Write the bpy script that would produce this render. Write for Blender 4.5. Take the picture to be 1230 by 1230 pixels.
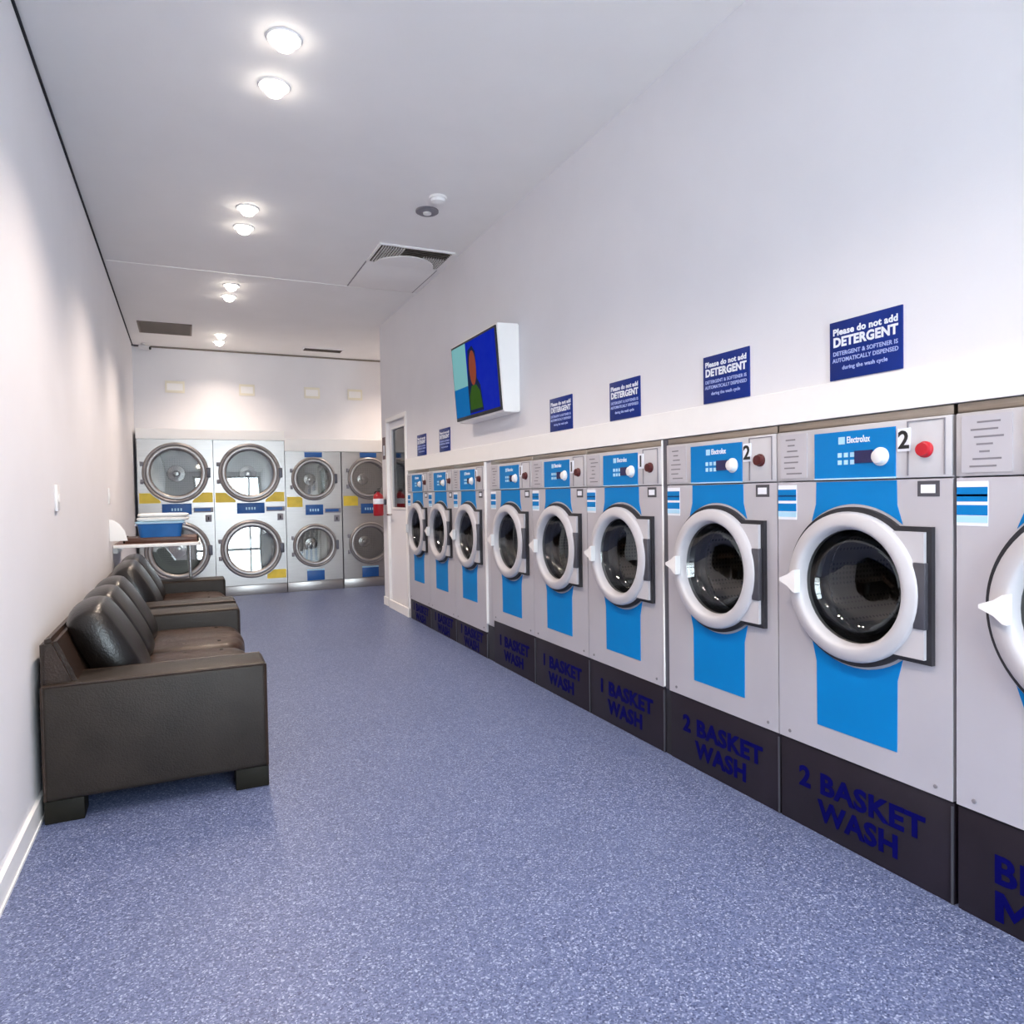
import bpy, bmesh, math, random
from mathutils import Matrix, Vector
random.seed(7)
scene = bpy.context.scene
for o in list(bpy.data.objects):
    bpy.data.objects.remove(o)
C = scene.collection
PI = math.pi

# ------------------------------------------------------------------ camera
YAW, PIT, ROL, CAM_H = 0.4345, 0.027, 0.0164, 1.2101
cam_d = bpy.data.cameras.new('camera')
cam = bpy.data.objects.new('camera', cam_d)
C.objects.link(cam)
cam_d.sensor_fit = 'HORIZONTAL'
cam_d.sensor_width = 36.0
cam_d.lens = 844.0 / 1230.0 * 36.0
cam_d.clip_start = 0.02
cam_d.clip_end = 200
sy, cyw, sp, cp = math.sin(YAW), math.cos(YAW), math.sin(PIT), math.cos(PIT)
Fv = Vector((sy * cp, cyw * cp, -sp))
U0 = Vector((sy * sp, cyw * sp, cp))
R0 = Vector((cyw, -sy, 0))
Rv = R0 * math.cos(ROL) - U0 * math.sin(ROL)
Uv = R0 * math.sin(ROL) + U0 * math.cos(ROL)
M = Matrix((Rv, Uv, -Fv)).transposed().to_4x4()
M.translation = Vector((0, 0, CAM_H))
cam.matrix_world = M
scene.camera = cam

# ------------------------------------------------------------------ world, window light, exposure
SKY = 14.0
SPOT_W = 50.0
EXPOSURE = 0.64
world = bpy.data.worlds.new('world')
scene.world = world
world.use_nodes = True
bg = world.node_tree.nodes['Background']
bg.inputs[0].default_value = (0.80, 0.90, 1.0, 1)
bg.inputs[1].default_value = SKY
scene.view_settings.view_transform = 'Standard'
scene.view_settings.look = 'None'
scene.view_settings.exposure = EXPOSURE
scene.view_settings.gamma = 1.0
scene.view_settings.use_curve_mapping = False
FRONT_Y = -1.9
por_d = bpy.data.lights.new('shopfront_portal', 'AREA')
por_d.shape = 'RECTANGLE'
por_d.size, por_d.size_y = 1.64, 2.92
por_d.cycles.is_portal = True
por = bpy.data.objects.new('shopfront_portal', por_d)
por.location = (1.12, FRONT_Y - 0.13, 1.47)
por.rotation_euler = (PI / 2, 0, 0)
C.objects.link(por)

# ------------------------------------------------------------------ dimensions of the room
L = 1.9726            # plane of the washer fronts
WALLX = L + 0.012     # plane of the right wall above them
XL = -0.5378          # left wall
ZC = 3.07             # ceiling
DB = 9.62             # back wall
YD = 9.25             # plane of the dryer fronts
YEND = 7.665          # end of the right wall
XR2 = 3.1             # side wall of the wider back part

# ------------------------------------------------------------------ materials
MATS = {}


def nt(name):
    m = bpy.data.materials.new(name)
    m.use_nodes = True
    t = m.node_tree
    return m, t, t.nodes, t.links, t.nodes['Principled BSDF']


def mat(name, col, rough=0.5, metal=0.0, vary=0.06, scale=12.0, bump=0.0, bscale=60.0, spec=0.5, coat=0.0,
        stretch=None, emit=None, estr=0.0):
    if name in MATS:
        return MATS[name]
    m, t, N, K, b = nt(name)
    tc = N.new('ShaderNodeTexCoord')
    vec = tc.outputs['Object']
    if stretch:
        mp = N.new('ShaderNodeMapping')
        mp.inputs['Scale'].default_value = stretch
        K.new(vec, mp.inputs[0])
        vec = mp.outputs[0]
    nz = N.new('ShaderNodeTexNoise')
    nz.inputs['Scale'].default_value = scale
    nz.inputs['Detail'].default_value = 4
    K.new(vec, nz.inputs['Vector'])
    rp = N.new('ShaderNodeValToRGB')
    rp.color_ramp.elements[0].position = 0.3
    rp.color_ramp.elements[1].position = 0.7
    lo = [max(0, c * (1 - vary)) for c in col]
    hi = [min(1, c * (1 + vary)) for c in col]
    rp.color_ramp.elements[0].color = (*lo, 1)
    rp.color_ramp.elements[1].color = (*hi, 1)
    K.new(nz.outputs['Fac'], rp.inputs[0])
    K.new(rp.outputs[0], b.inputs['Base Color'])
    b.inputs['Roughness'].default_value = rough
    b.inputs['Metallic'].default_value = metal
    b.inputs['Specular IOR Level'].default_value = spec
    b.inputs['Coat Weight'].default_value = coat
    if bump:
        n2 = N.new('ShaderNodeTexNoise')
        n2.inputs['Scale'].default_value = bscale
        n2.inputs['Detail'].default_value = 6
        K.new(vec, n2.inputs['Vector'])
        bp = N.new('ShaderNodeBump')
        bp.inputs['Strength'].default_value = bump
        bp.inputs['Distance'].default_value = 0.01
        K.new(n2.outputs['Fac'], bp.inputs['Height'])
        K.new(bp.outputs[0], b.inputs['Normal'])
    if emit:
        b.inputs['Emission Color'].default_value = (*emit, 1)
        b.inputs['Emission Strength'].default_value = estr
    MATS[name] = m
    return m


def floor_material():
    m, t, N, K, b = nt('speckled_blue_vinyl')
    tc = N.new('ShaderNodeTexCoord')
    v = N.new('ShaderNodeTexVoronoi')
    v.inputs['Scale'].default_value = 230.0
    K.new(tc.outputs['Object'], v.inputs['Vector'])
    sep = N.new('ShaderNodeSeparateColor')
    K.new(v.outputs['Color'], sep.inputs[0])
    rp = N.new('ShaderNodeValToRGB')
    e = rp.color_ramp.elements
    e[0].position, e[0].color = 0.0, (0.040, 0.056, 0.130, 1)
    e[1].position, e[1].color = 1.0, (0.34, 0.40, 0.57, 1)
    for p, c in ((0.18, (0.075, 0.100, 0.205, 1)), (0.55, (0.112, 0.142, 0.27, 1)), (0.85, (0.155, 0.19, 0.335, 1))):
        q = e.new(p)
        q.color = c
    K.new(sep.outputs[0], rp.inputs[0])
    n = N.new('ShaderNodeTexNoise')
    n.inputs['Scale'].default_value = 1.3
    n.inputs['Detail'].default_value = 3
    K.new(tc.outputs['Object'], n.inputs['Vector'])
    mr = N.new('ShaderNodeMapRange')
    mr.inputs[3].default_value = 0.9
    mr.inputs[4].default_value = 1.1
    K.new(n.outputs['Fac'], mr.inputs[0])
    mx = N.new('ShaderNodeMix')
    mx.data_type = 'RGBA'
    mx.blend_type = 'MULTIPLY'
    mx.inputs[0].default_value = 1.0
    K.new(rp.outputs[0], mx.inputs[6])
    K.new(mr.outputs[0], mx.inputs[7])
    K.new(mx.outputs[2], b.inputs['Base Color'])
    b.inputs['Roughness'].default_value = 0.42
    b.inputs['Specular IOR Level'].default_value = 0.45
    bp = N.new('ShaderNodeBump')
    bp.inputs['Strength'].default_value = 0.08
    bp.inputs['Distance'].default_value = 0.003
    K.new(sep.outputs[1], bp.inputs['Height'])
    K.new(bp.outputs[0], b.inputs['Normal'])
    return m


def glass_material(name, tint, refl, rough=0.03):
    if name in MATS:
        return MATS[name]
    m = bpy.data.materials.new(name)
    m.use_nodes = True
    N, K = m.node_tree.nodes, m.node_tree.links
    N.clear()
    out = N.new('ShaderNodeOutputMaterial')
    tr = N.new('ShaderNodeBsdfTransparent')
    tr.inputs[0].default_value = (*tint, 1)
    gl = N.new('ShaderNodeBsdfGlossy')
    gl.inputs['Roughness'].default_value = rough
    lw = N.new('ShaderNodeLayerWeight')
    lw.inputs[0].default_value = 0.35
    mr = N.new('ShaderNodeMapRange')
    mr.inputs[3].default_value = refl
    mr.inputs[4].default_value = 0.9
    K.new(lw.outputs['Fresnel'], mr.inputs[0])
    mx = N.new('ShaderNodeMixShader')
    K.new(mr.outputs[0], mx.inputs[0])
    K.new(tr.outputs[0], mx.inputs[1])
    K.new(gl.outputs[0], mx.inputs[2])
    K.new(mx.outputs[0], out.inputs[0])
    MATS[name] = m
    return m


def drum_material():
    m, t, N, K, b = nt('perforated_drum_steel')
    tc = N.new('ShaderNodeTexCoord')
    v = N.new('ShaderNodeTexVoronoi')
    v.inputs['Scale'].default_value = 55.0
    v.inputs['Randomness'].default_value = 0.0
    K.new(tc.outputs['Object'], v.inputs['Vector'])
    rp = N.new('ShaderNodeValToRGB')
    rp.color_ramp.elements[0].position = 0.25
    rp.color_ramp.elements[0].color = (0.10, 0.10, 0.10, 1)
    rp.color_ramp.elements[1].position = 0.35
    rp.color_ramp.elements[1].color = (0.30, 0.29, 0.27, 1)
    K.new(v.outputs['Distance'], rp.inputs[0])
    K.new(rp.outputs[0], b.inputs['Base Color'])
    b.inputs['Metallic'].default_value = 0.9
    b.inputs['Roughness'].default_value = 0.35
    return m


M_FLOOR = floor_material()
M_DRUM = drum_material()
M_WALL = mat('wall_paint', (0.80, 0.795, 0.835), 0.6, vary=0.015, scale=3, bump=0.05, bscale=180)
M_CEIL = mat('ceiling_paint', (0.92, 0.905, 0.90), 0.75, vary=0.015, scale=3, bump=0.04, bscale=150)
M_TRIM = mat('white_gloss_trim', (0.92, 0.91, 0.90), 0.35, vary=0.01)
M_DARKGAP = mat('dark_gap', (0.02, 0.02, 0.025), 0.8)
M_SILVER = mat('silver_enamel', (0.56, 0.55, 0.60), 0.38, metal=0.35, vary=0.03, scale=4, bump=0.03, bscale=30)
M_SILVER2 = mat('silver_control_panel', (0.60, 0.59, 0.62), 0.36, metal=0.3, vary=0.03, scale=6)
M_LID = mat('reflection_tinted_steel_lid', (0.42, 0.37, 0.31), 0.28, metal=1.0, vary=0.1, scale=9, stretch=(1, 1, 30))  # brown tone paints the warm ceiling's reflection into the steel
M_BLUE = mat('bright_blue_enamel', (0.0, 0.19, 0.53), 0.45, vary=0.05, scale=3, spec=0.2)
M_PBLUE = mat('pale_blue_print', (0.42, 0.70, 0.90), 0.5, vary=0.02)
M_NAVY = mat('navy_display', (0.012, 0.012, 0.09), 0.25, vary=0.1)
M_WPLAST = mat('white_plastic', (0.80, 0.79, 0.80), 0.35, vary=0.02, scale=5)
M_DOORW = mat('door_pale_grey_plastic', (0.50, 0.49, 0.525), 0.38, vary=0.02, scale=5)
M_RUBBER = mat('black_rubber', (0.018, 0.018, 0.024), 0.5, vary=0.2)
M_DGREY = mat('dark_grey_metal', (0.10, 0.10, 0.12), 0.4, metal=0.5, vary=0.08)
M_GAPS = mat('mid_grey_gap_metal', (0.10, 0.10, 0.12), 0.45, metal=0.3, vary=0.05)
M_STEEL = mat('stainless_steel', (0.56, 0.54, 0.52), 0.24, metal=1.0, vary=0.06, scale=5, stretch=(1, 1, 22))
M_DRYER = mat('dryer_stainless_front', (0.45, 0.425, 0.41), 0.32, metal=0.8, vary=0.05, scale=4, stretch=(1, 1, 18))
M_DRING = mat('dryer_door_ring_grey', (0.40, 0.375, 0.365), 0.36, metal=0.8, vary=0.05, scale=4)
M_RED = mat('red_button', (0.50, 0.008, 0.02), 0.35, vary=0.05)
M_DKRED = mat('dark_red_button', (0.075, 0.006, 0.007), 0.4, vary=0.05)
M_BLACK = mat('black_print', (0.012, 0.012, 0.014), 0.5, vary=0.05)
M_PLINTH = mat('charcoal_plinth_panel', (0.016, 0.012, 0.019), 0.45, vary=0.15, scale=7, spec=0.3)
M_INDIGO = mat('indigo_lettering', (0.002, 0.002, 0.085), 0.5, vary=0.08, spec=0.05)
M_SIGN = mat('royal_blue_sign', (0.002, 0.022, 0.20), 0.35, vary=0.05, spec=0.25)
M_SIGNW = mat('sign_white_print', (0.82, 0.85, 0.93), 0.5, vary=0.02)
M_SIGNP = mat('sign_pale_blue_print', (0.38, 0.46, 0.80), 0.5, vary=0.02)
M_GREYP = mat('grey_print', (0.22, 0.21, 0.24), 0.5, vary=0.05)
M_LEATHER = mat('dark_brown_leather', (0.023, 0.0175, 0.014), 0.45, spec=0.28, vary=0.2, scale=9, bump=0.18, bscale=160)
M_LEATHER2 = mat('worn_brown_leather', (0.028, 0.016, 0.011), 0.38, spec=0.3, vary=0.3, scale=8, bump=0.2, bscale=140)
M_CUSH = mat('black_brown_cushion_leather', (0.005, 0.0035, 0.003), 0.30, spec=0.5, vary=0.25, scale=9, bump=0.15, bscale=120)
M_SEATL = mat('brown_seat_leather', (0.030, 0.015, 0.009), 0.38, spec=0.32, vary=0.35, scale=6, bump=0.3, bscale=25)
M_FOOT = mat('dark_wood_foot', (0.010, 0.009, 0.006), 0.6, spec=0.2, vary=0.2)
M_YELLOW = mat('yellow_sticker', (0.85, 0.62, 0.05), 0.45, vary=0.08)
M_DBLUE = mat('dryer_blue_panel', (0.012, 0.10, 0.36), 0.4, vary=0.1)
M_BROWN = mat('brown_laminate', (0.10, 0.045, 0.03), 0.4, vary=0.25, scale=5, stretch=(1, 12, 1))
M_VENT = mat('taupe_grille', (0.22, 0.18, 0.155), 0.6, vary=0.08)
M_VENTD = mat('grille_dark_cavity', (0.012, 0.010, 0.009), 0.9)
M_CREAM = mat('cream_card', (0.84, 0.80, 0.68), 0.55, vary=0.02)
M_TOWEL = mat('white_towel', (0.78, 0.78, 0.78), 0.9, vary=0.05, bump=0.4, bscale=90)
M_BBLUE = mat('blue_plastic_basket', (0.01, 0.13, 0.42), 0.35, vary=0.08)
M_EXT = mat('fire_red_paint', (0.42, 0.012, 0.02), 0.28, vary=0.05)
M_PAVE = mat('pavement_concrete', (0.55, 0.54, 0.52), 0.85, vary=0.1, scale=2, bump=0.2)
M_LAMP = mat('downlight_lens', (1, 1, 1), 0.4, vary=0.0, emit=(1.0, 0.90, 0.76), estr=14.0)
M_GLASS = glass_material('washer_door_glass', (0.38, 0.39, 0.38), 0.04)
M_DGLASS = glass_material('dryer_door_glass', (0.72, 0.73, 0.72), 0.20, 0.02)
M_WGLASS = glass_material('clear_window_glass', (0.95, 0.97, 0.96), 0.03, 0.0)
M_DOORG = glass_material('office_door_glass', (0.30, 0.26, 0.32), 0.10, 0.05)


# ------------------------------------------------------------------ mesh helpers
def B():
    return bmesh.new()


def box(bm, x0, x1, y0, y1, z0, z1, bev=0.0, seg=2):
    r = bmesh.ops.create_cube(bm, size=1.0)
    vs = r['verts']
    for v in vs:
        v.co = Vector(((x0 + x1) / 2 + v.co.x * (x1 - x0), (y0 + y1) / 2 + v.co.y * (y1 - y0),
                       (z0 + z1) / 2 + v.co.z * (z1 - z0)))
    if bev > 0:
        es = list({e for v in vs for e in v.link_edges})
        bmesh.ops.bevel(bm, geom=es, offset=bev, segments=seg, profile=0.5, affect='EDGES')
    return bm


def prism(bm, pts, y0, y1):
    """outline pts (x,z), extruded along y"""
    a = [bm.verts.new((x, y0, z)) for x, z in pts]
    b = [bm.verts.new((x, y1, z)) for x, z in pts]
    n = len(pts)
    bm.faces.new(a)
    bm.faces.new(b[::-1])
    for i in range(n):
        j = (i + 1) % n
        bm.faces.new((a[j], a[i], b[i], b[j]))
    bmesh.ops.recalc_face_normals(bm, faces=bm.faces[:])
    return bm


def prism_z(bm, pts, z0, z1):
    a = [bm.verts.new((x, y, z0)) for x, y in pts]
    b = [bm.verts.new((x, y, z1)) for x, y in pts]
    n = len(pts)
    bm.faces.new(a[::-1])
    bm.faces.new(b)
    for i in range(n):
        j = (i + 1) % n
        bm.faces.new((a[i], a[j], b[j], b[i]))
    bmesh.ops.recalc_face_normals(bm, faces=bm.faces[:])
    return bm


def lathe(bm, prof, n=48, cx=0.0, cz=0.0, axis='y'):
    """prof: list of (r, t); t runs along the axis"""
    rings = []
    for r, t in prof:
        ring = []
        if r < 1e-6:
            p = (cx, t, cz) if axis == 'y' else (cx, cz, t)
            v = bm.verts.new(p)
            ring = [v] * n
        else:
            for i in range(n):
                a = 2 * PI * i / n
                if axis == 'y':
                    ring.append(bm.verts.new((cx + r * math.cos(a), t, cz + r * math.sin(a))))
                else:
                    ring.append(bm.verts.new((cx + r * math.cos(a), cz + r * math.sin(a), t)))
        rings.append(ring)
    for A, D in zip(rings, rings[1:]):
        for i in range(n):
            j = (i + 1) % n
            f = []
            for v in (A[i], A[j], D[j], D[i]):
                if v not in f:
                    f.append(v)
            if len(f) >= 3:
                bm.faces.new(f)
    return bm


def annulus(bm, rin, rout, thetas, y0, y1, cx=0.0, cz=0.0):
    """plate with a round hole; rin, rout are functions of angle"""
    def ring(fn, y):
        return [bm.verts.new((cx + fn(a) * math.cos(a), y, cz + fn(a) * math.sin(a))) for a in thetas]
    i0, o0, i1, o1 = ring(rin, y0), ring(rout, y0), ring(rin, y1), ring(rout, y1)
    n = len(thetas)
    for k in range(n):
        j = (k + 1) % n
        bm.faces.new((i0[k], o0[k], o0[j], i0[j]))
        bm.faces.new((i1[k], i1[j], o1[j], o1[k]))
        bm.faces.new((o0[k], o1[k], o1[j], o0[j]))
        bm.faces.new((i0[k], i0[j], i1[j], i1[k]))
    bmesh.ops.recalc_face_normals(bm, faces=bm.faces[:])
    return bm


def box_hit(l, r, d, u):
    def fn(a):
        c, s = math.cos(a), math.sin(a)
        t = 1e9
        if c > 1e-9: t = min(t, r / c)
        if c < -1e-9: t = min(t, l / -c)
        if s > 1e-9: t = min(t, u / s)
        if s < -1e-9: t = min(t, d / -s)
        return t
    return fn


def box_thetas(l, r, d, u, n=64):
    th = [2 * PI * i / n for i in range(n)]
    th += [math.atan2(u, r), math.atan2(u, -l), math.atan2(-d, -l) + 2 * PI, math.atan2(-d, r) + 2 * PI]
    th = sorted({round(a % (2 * PI), 6) for a in th})
    return th


def tube(bm, p, q, r, n=10):
    p, q = Vector(p), Vector(q)
    d = (q - p)
    u = d.orthogonal().normalized()
    w = d.normalized().cross(u)
    A, D = [], []
    for i in range(n):
        a = 2 * PI * i / n
        o = (u * math.cos(a) + w * math.sin(a)) * r
        A.append(bm.verts.new(p + o))
        D.append(bm.verts.new(q + o))
    bm.faces.new(A[::-1])
    bm.faces.new(D)
    for i in range(n):
        j = (i + 1) % n
        bm.faces.new((A[i], A[j], D[j], D[i]))
    bmesh.ops.recalc_face_normals(bm, faces=bm.faces[:])
    return bm


def pillow(bm, sx, sy_, sz, e=0.35, n=14, grooves=(), depth=0.0):
    """puffy cushion: rounded box, half sizes sx, sy_, sz; grooves = y positions (-1..1) of seams"""
    r = bmesh.ops.create_cube(bm, size=2.0)
    bmesh.ops.subdivide_edges(bm, edges=bm.edges[:], cuts=n, use_grid_fill=True)
    for v in bm.verts:
        x, y, z = v.co
        k = 0.16
        fx = 1 - k * (y ** 4 + z ** 4) * 0.5
        fy = 1 - k * 0.35 * (x ** 4 + z ** 4) * 0.5
        fz = 1 - k * (x ** 4 + y ** 4) * 0.5
        m = max(abs(x), abs(y), abs(z))
        l = math.sqrt(x * x + y * y + z * z)
        q = (m / l) ** e if l > 0 else 1
        g = 1.0
        for gy in grooves:
            g -= depth * math.exp(-((y - gy) / 0.07) ** 2)
        v.co = Vector((x * fx * q * sx * g, y * fy * q * sy_, z * fz * q * sz * g))
    return bm


def obj(name, bm, material, parent=None, loc=None, rot=None, smooth=35):
    me = bpy.data.meshes.new(name)
    bm.normal_update()
    bm.to_mesh(me)
    bm.free()
    me.materials.append(material)
    if smooth:
        for p in me.polygons:
            p.use_smooth = True
        me.set_sharp_from_angle(angle=math.radians(smooth))
    o = bpy.data.objects.new(name, me)
    C.objects.link(o)
    if parent:
        o.parent = parent
    if loc: o.location = loc
    if rot: o.rotation_euler = rot
    return o


def tag(o, label, cat, group=None):
    o['label'] = label
    o['category'] = cat
    if group: o['group'] = group
    return o


def thing(name, label, cat, loc=(0, 0, 0), rotz=0.0, group=None):
    o = bpy.data.objects.new(name, None)
    o.empty_display_size = 0.1
    C.objects.link(o)
    o.location = loc
    o.rotation_euler = (0, 0, rotz)
    return tag(o, label, cat, group)


def struct(name, bm, m, label=None, smooth=0):
    o = obj(name, bm, m, smooth=smooth)
    o['kind'] = 'structure'
    if label:
        o['label'] = label
    return o


def struct_empty(name, loc, rotz, label):
    o = bpy.data.objects.new(name, None)
    C.objects.link(o)
    o.location = loc
    o.rotation_euler = (0, 0, rotz)
    o['kind'] = 'structure'
    o['label'] = label
    return o


def dup(root, loc=None, label=None):
    """copy of a thing with copies of its parts and sub-parts"""
    r = root.copy()
    C.objects.link(r)
    if loc: r.location = loc
    if label: r['label'] = label
    for ch in list(root.children):
        c = ch.copy()
        C.objects.link(c)
        c.parent = r
        for g in list(ch.children):
            d = g.copy()
            C.objects.link(d)
            d.parent = c
    return r


TEXT = {}


def text_mesh(s, size, bold=0.0, ext=0.0008, width=None, align='CENTER'):
    key = (s, size, bold, width, align)
    if key in TEXT:
        return TEXT[key]
    cu = bpy.data.curves.new('lettering', 'FONT')
    cu.body = s
    cu.size = size
    cu.offset = bold
    cu.extrude = ext
    cu.align_x = align
    cu.resolution_u = 3
    cu.space_character = 1.06 if bold else 1.0
    cu.space_line = 0.92
    ob = bpy.data.objects.new('tmp_text', cu)
    C.objects.link(ob)
    bpy.context.view_layer.update()
    dg = bpy.context.evaluated_depsgraph_get()
    me = bpy.data.meshes.new_from_object(ob.evaluated_get(dg))
    bpy.data.objects.remove(ob)
    me.transform(Matrix.Rotation(PI / 2, 4, 'X'))
    if width:
        xs = [v.co.x for v in me.vertices]
        me.transform(Matrix.Diagonal((width / (max(xs) - min(xs)), 1, 1, 1)))
    TEXT[key] = me
    return me


def text(name, s, size, material, parent, loc, bold=0.0, width=None, align='CENTER'):
    me = text_mesh(s, size, bold, width=width, align=align)
    if not me.materials:
        me.materials.append(material)
    o = bpy.data.objects.new(name, me)
    C.objects.link(o)
    o.parent = parent
    o.location = loc
    return o


# ------------------------------------------------------------------ the setting
T = 0.12
struct('floor', box(B(), XL - T, XR2 + T, FRONT_Y - T, DB + T, -0.1, 0), M_FLOOR, 'speckled blue vinyl floor')
struct('ceiling', box(B(), XL - T, XR2 + T, FRONT_Y - T, DB + T, ZC, ZC + 0.1), M_CEIL, 'flat painted ceiling')
struct('wall_left', box(B(), XL - T, XL, FRONT_Y - T, DB + T, 0, ZC), M_WALL, 'long white wall behind the sofas')
struct('wall_back', box(B(), XL, XR2, DB, DB + T, 0, ZC), M_WALL, 'white wall above the dryers')
bm = box(B(), WALLX, WALLX + T, FRONT_Y, 6.70, 1.443, ZC)
box(bm, WALLX, WALLX + T, 6.70, 7.45, 2.03, ZC)
box(bm, WALLX, WALLX + T, 6.665, 6.70, 0, 1.443)
box(bm, WALLX, WALLX + T, 7.45, YEND - T, 0, ZC)
struct('wall_right', bm, M_WALL, 'long pale wall above the washers')
struct('wall_return', box(B(), WALLX, XR2, YEND - T, YEND, 0, ZC), M_WALL, 'return wall at the end of the washer row')
struct('wall_side', box(B(), XR2, XR2 + T, FRONT_Y, DB, 0, ZC), M_WALL, 'side wall behind the machines')
bm = box(B(), XL, 0.30, FRONT_Y - T, FRONT_Y, 0, ZC)
box(bm, 1.94, XR2, FRONT_Y - T, FRONT_Y, 0, ZC)
box(bm, 0.30, 1.94, FRONT_Y - T, FRONT_Y, 2.93, ZC)
struct('wall_front', bm, M_WALL, 'shopfront wall behind the viewer')
# shopfront window
wn = struct_empty('window_1', (1.12, FRONT_Y - 0.06, 0), 0, 'aluminium shopfront window')
bm = box(B(), -0.82, -0.76, -0.03, 0.03, 0, 2.93)
box(bm, 0.76, 0.82, -0.03, 0.03, 0, 2.93)
box(bm, -0.76, 0.76, -0.03, 0.03, 2.87, 2.93)
box(bm, -0.76, 0.76, -0.03, 0.03, 0, 0.08)
obj('window_frame', bm, M_DGREY, wn)
obj('mullion', box(B(), 0.42, 0.48, -0.03, 0.03, 0.08, 2.87), M_DGREY, wn)
obj('transom', box(B(), -0.76, 0.76, -0.028, 0.028, 2.10, 2.16), M_DGREY, wn)
obj('push_rail', box(B(), -0.76, 0.76, -0.028, 0.028, 0.92, 1.0), M_DGREY, wn)
for xa, xb in ((-0.76, 0.42), (0.48, 0.76)):
    for za, zb in ((0.08, 2.10), (2.16, 2.87)):
        obj('pane', box(B(), xa, xb, -0.004, 0.004, za, zb), M_WGLASS, wn)
g = struct('ground', box(B(), -12, 14, -16, FRONT_Y - T - 0.01, -0.16, -0.04), M_PAVE, 'pavement outside the shopfront')

# trims
struct('trim_1', box(B(), XL, XL + 0.010, FRONT_Y, DB, ZC - 0.010, ZC), M_DARKGAP, 'dark shadow gap along the left ceiling edge')
struct('trim_2', box(B(), XL + 0.02, WALLX, 6.300, 6.318, ZC - 0.004, ZC), M_TRIM, 'white joint strip across the ceiling')
struct('trim_3', box(B(), L - 0.002, WALLX + 0.05, FRONT_Y, 6.69, 1.443, 1.562, 0.002), M_TRIM, 'white fascia above the washers')
bm = box(B(), XL + 0.03, 1.145, YD - 0.01, DB, 1.915, 2.035, 0.002)
struct('trim_4', bm, M_TRIM, 'white fascia above the two large dryers')
struct('trim_5', box(B(), 1.145, 2.9, YD - 0.01, DB, 1.785, 1.945, 0.002), M_TRIM, 'white fascia above the two small dryers')
bm = box(B(), XL, XL + 0.014, FRONT_Y, YD, 0, 0.088)
box(bm, XL, XL + 0.018, FRONT_Y, YD, 0.0, 0.012)
struct('baseboard_left', bm, M_TRIM, 'white skirting board along the left wall')
struct('baseboard_right', box(B(), WALLX - 0.014, WALLX, 7.50, YEND, 0, 0.09), M_TRIM, 'white skirting beside the door')
struct('painted_shadow_line', box(B(), XL + 0.02, XR2, DB - 0.012, DB, ZC - 0.022, ZC - 0.004), M_VENT, 'taupe strip painted as the shadow line where back wall meets ceiling')  # thin strip whose taupe colour stands in for shade in the corner

# office door in the right wall (rotz -90: local x = towards the viewer, y = into the wall)
RW = -PI / 2
dr = struct_empty('door_1', (WALLX, 7.085, 0), RW, 'white door with tall glass panel at the end of the washer row')
bm = box(B(), -0.385, -0.345, -0.012, 0.10, 0, 2.03, 0.003)
box(bm, 0.335, 0.385, -0.012, 0.10, 0, 2.03, 0.003)
box(bm, -0.345, 0.335, -0.012, 0.10, 1.985, 2.03, 0.003)
obj('door_frame', bm, M_TRIM, dr)
bm = box(B(), -0.340, -0.24, 0.02, 0.06, 0.01, 1.98)
box(bm, 0.27, 0.330, 0.02, 0.06, 0.01, 1.98)
box(bm, -0.24, 0.27, 0.02, 0.06, 1.90, 1.98)
box(bm, -0.24, 0.27, 0.02, 0.06, 0.01, 1.08)
lf = obj('door_leaf', bm, M_WALL, dr)
obj('pane', box(B(), -0.24, 0.27, 0.036, 0.044, 1.08, 1.90), M_DOORG, lf)
bm = box(B(), -0.255, -0.235, 0.012, 0.02, 1.06, 1.92)
box(bm, 0.262, 0.282, 0.012, 0.02, 1.06, 1.92)
box(bm, -0.235, 0.262, 0.012, 0.02, 1.90, 1.92)
box(bm, -0.235, 0.262, 0.012, 0.02, 1.06, 1.08)
obj('glazing_bead', bm, M_TRIM, lf)
bm = tube(B(), (-0.295, 0.02, 1.0), (-0.295, -0.03, 1.0), 0.010)
tube(bm, (-0.295, -0.03, 1.0), (-0.20, -0.03, 1.0), 0.009)
obj('door_handle', bm, M_STEEL, lf)
obj('kick_plate', box(B(), -0.345, 0.385, -0.02, 0.0, 0.0, 0.085), M_TRIM, dr)


# ------------------------------------------------------------------ washers
def outline(R, wr, hh, fil=0.02):
    """radius function and angles of circle R joined with a block to the right"""
    hit = box_hit(1e9, wr, hh, hh)

    def fn(a):
        return max(R, hit(a)) if math.cos(a) > 0.05 else R
    a0 = math.atan2(hh, wr)
    a1 = math.asin(min(1, hh / R))
    th = [2 * PI * i / 96 for i in range(96)]
    th += [a0, 2 * PI - a0, a1, 2 * PI - a1, a0 - 0.02, a0 + 0.02]
    th = sorted({round(a % (2 * PI), 5) for a in th})
    return fn, th


def strip_shape(zc, R, hw, ztop, up=True):
    """blue strip that ends in the arc around the door"""
    s = 1 if up else -1
    fl = hw * 1.13
    a1 = math.acos(fl / R)
    pts = [(-hw, ztop), (hw, ztop), (hw * 1.01, zc + s * (R * math.sin(a1) + (0.06 if up else 0.07)))]
    n = 14
    for i in range(n + 1):
        a = a1 + (PI - 2 * a1) * i / n
        pts.append((R * math.cos(a), zc + s * R * math.sin(a)))
    pts.append((-hw * 1.01, zc + s * (R * math.sin(a1) + (0.06 if up else 0.07))))
    return pts


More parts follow.
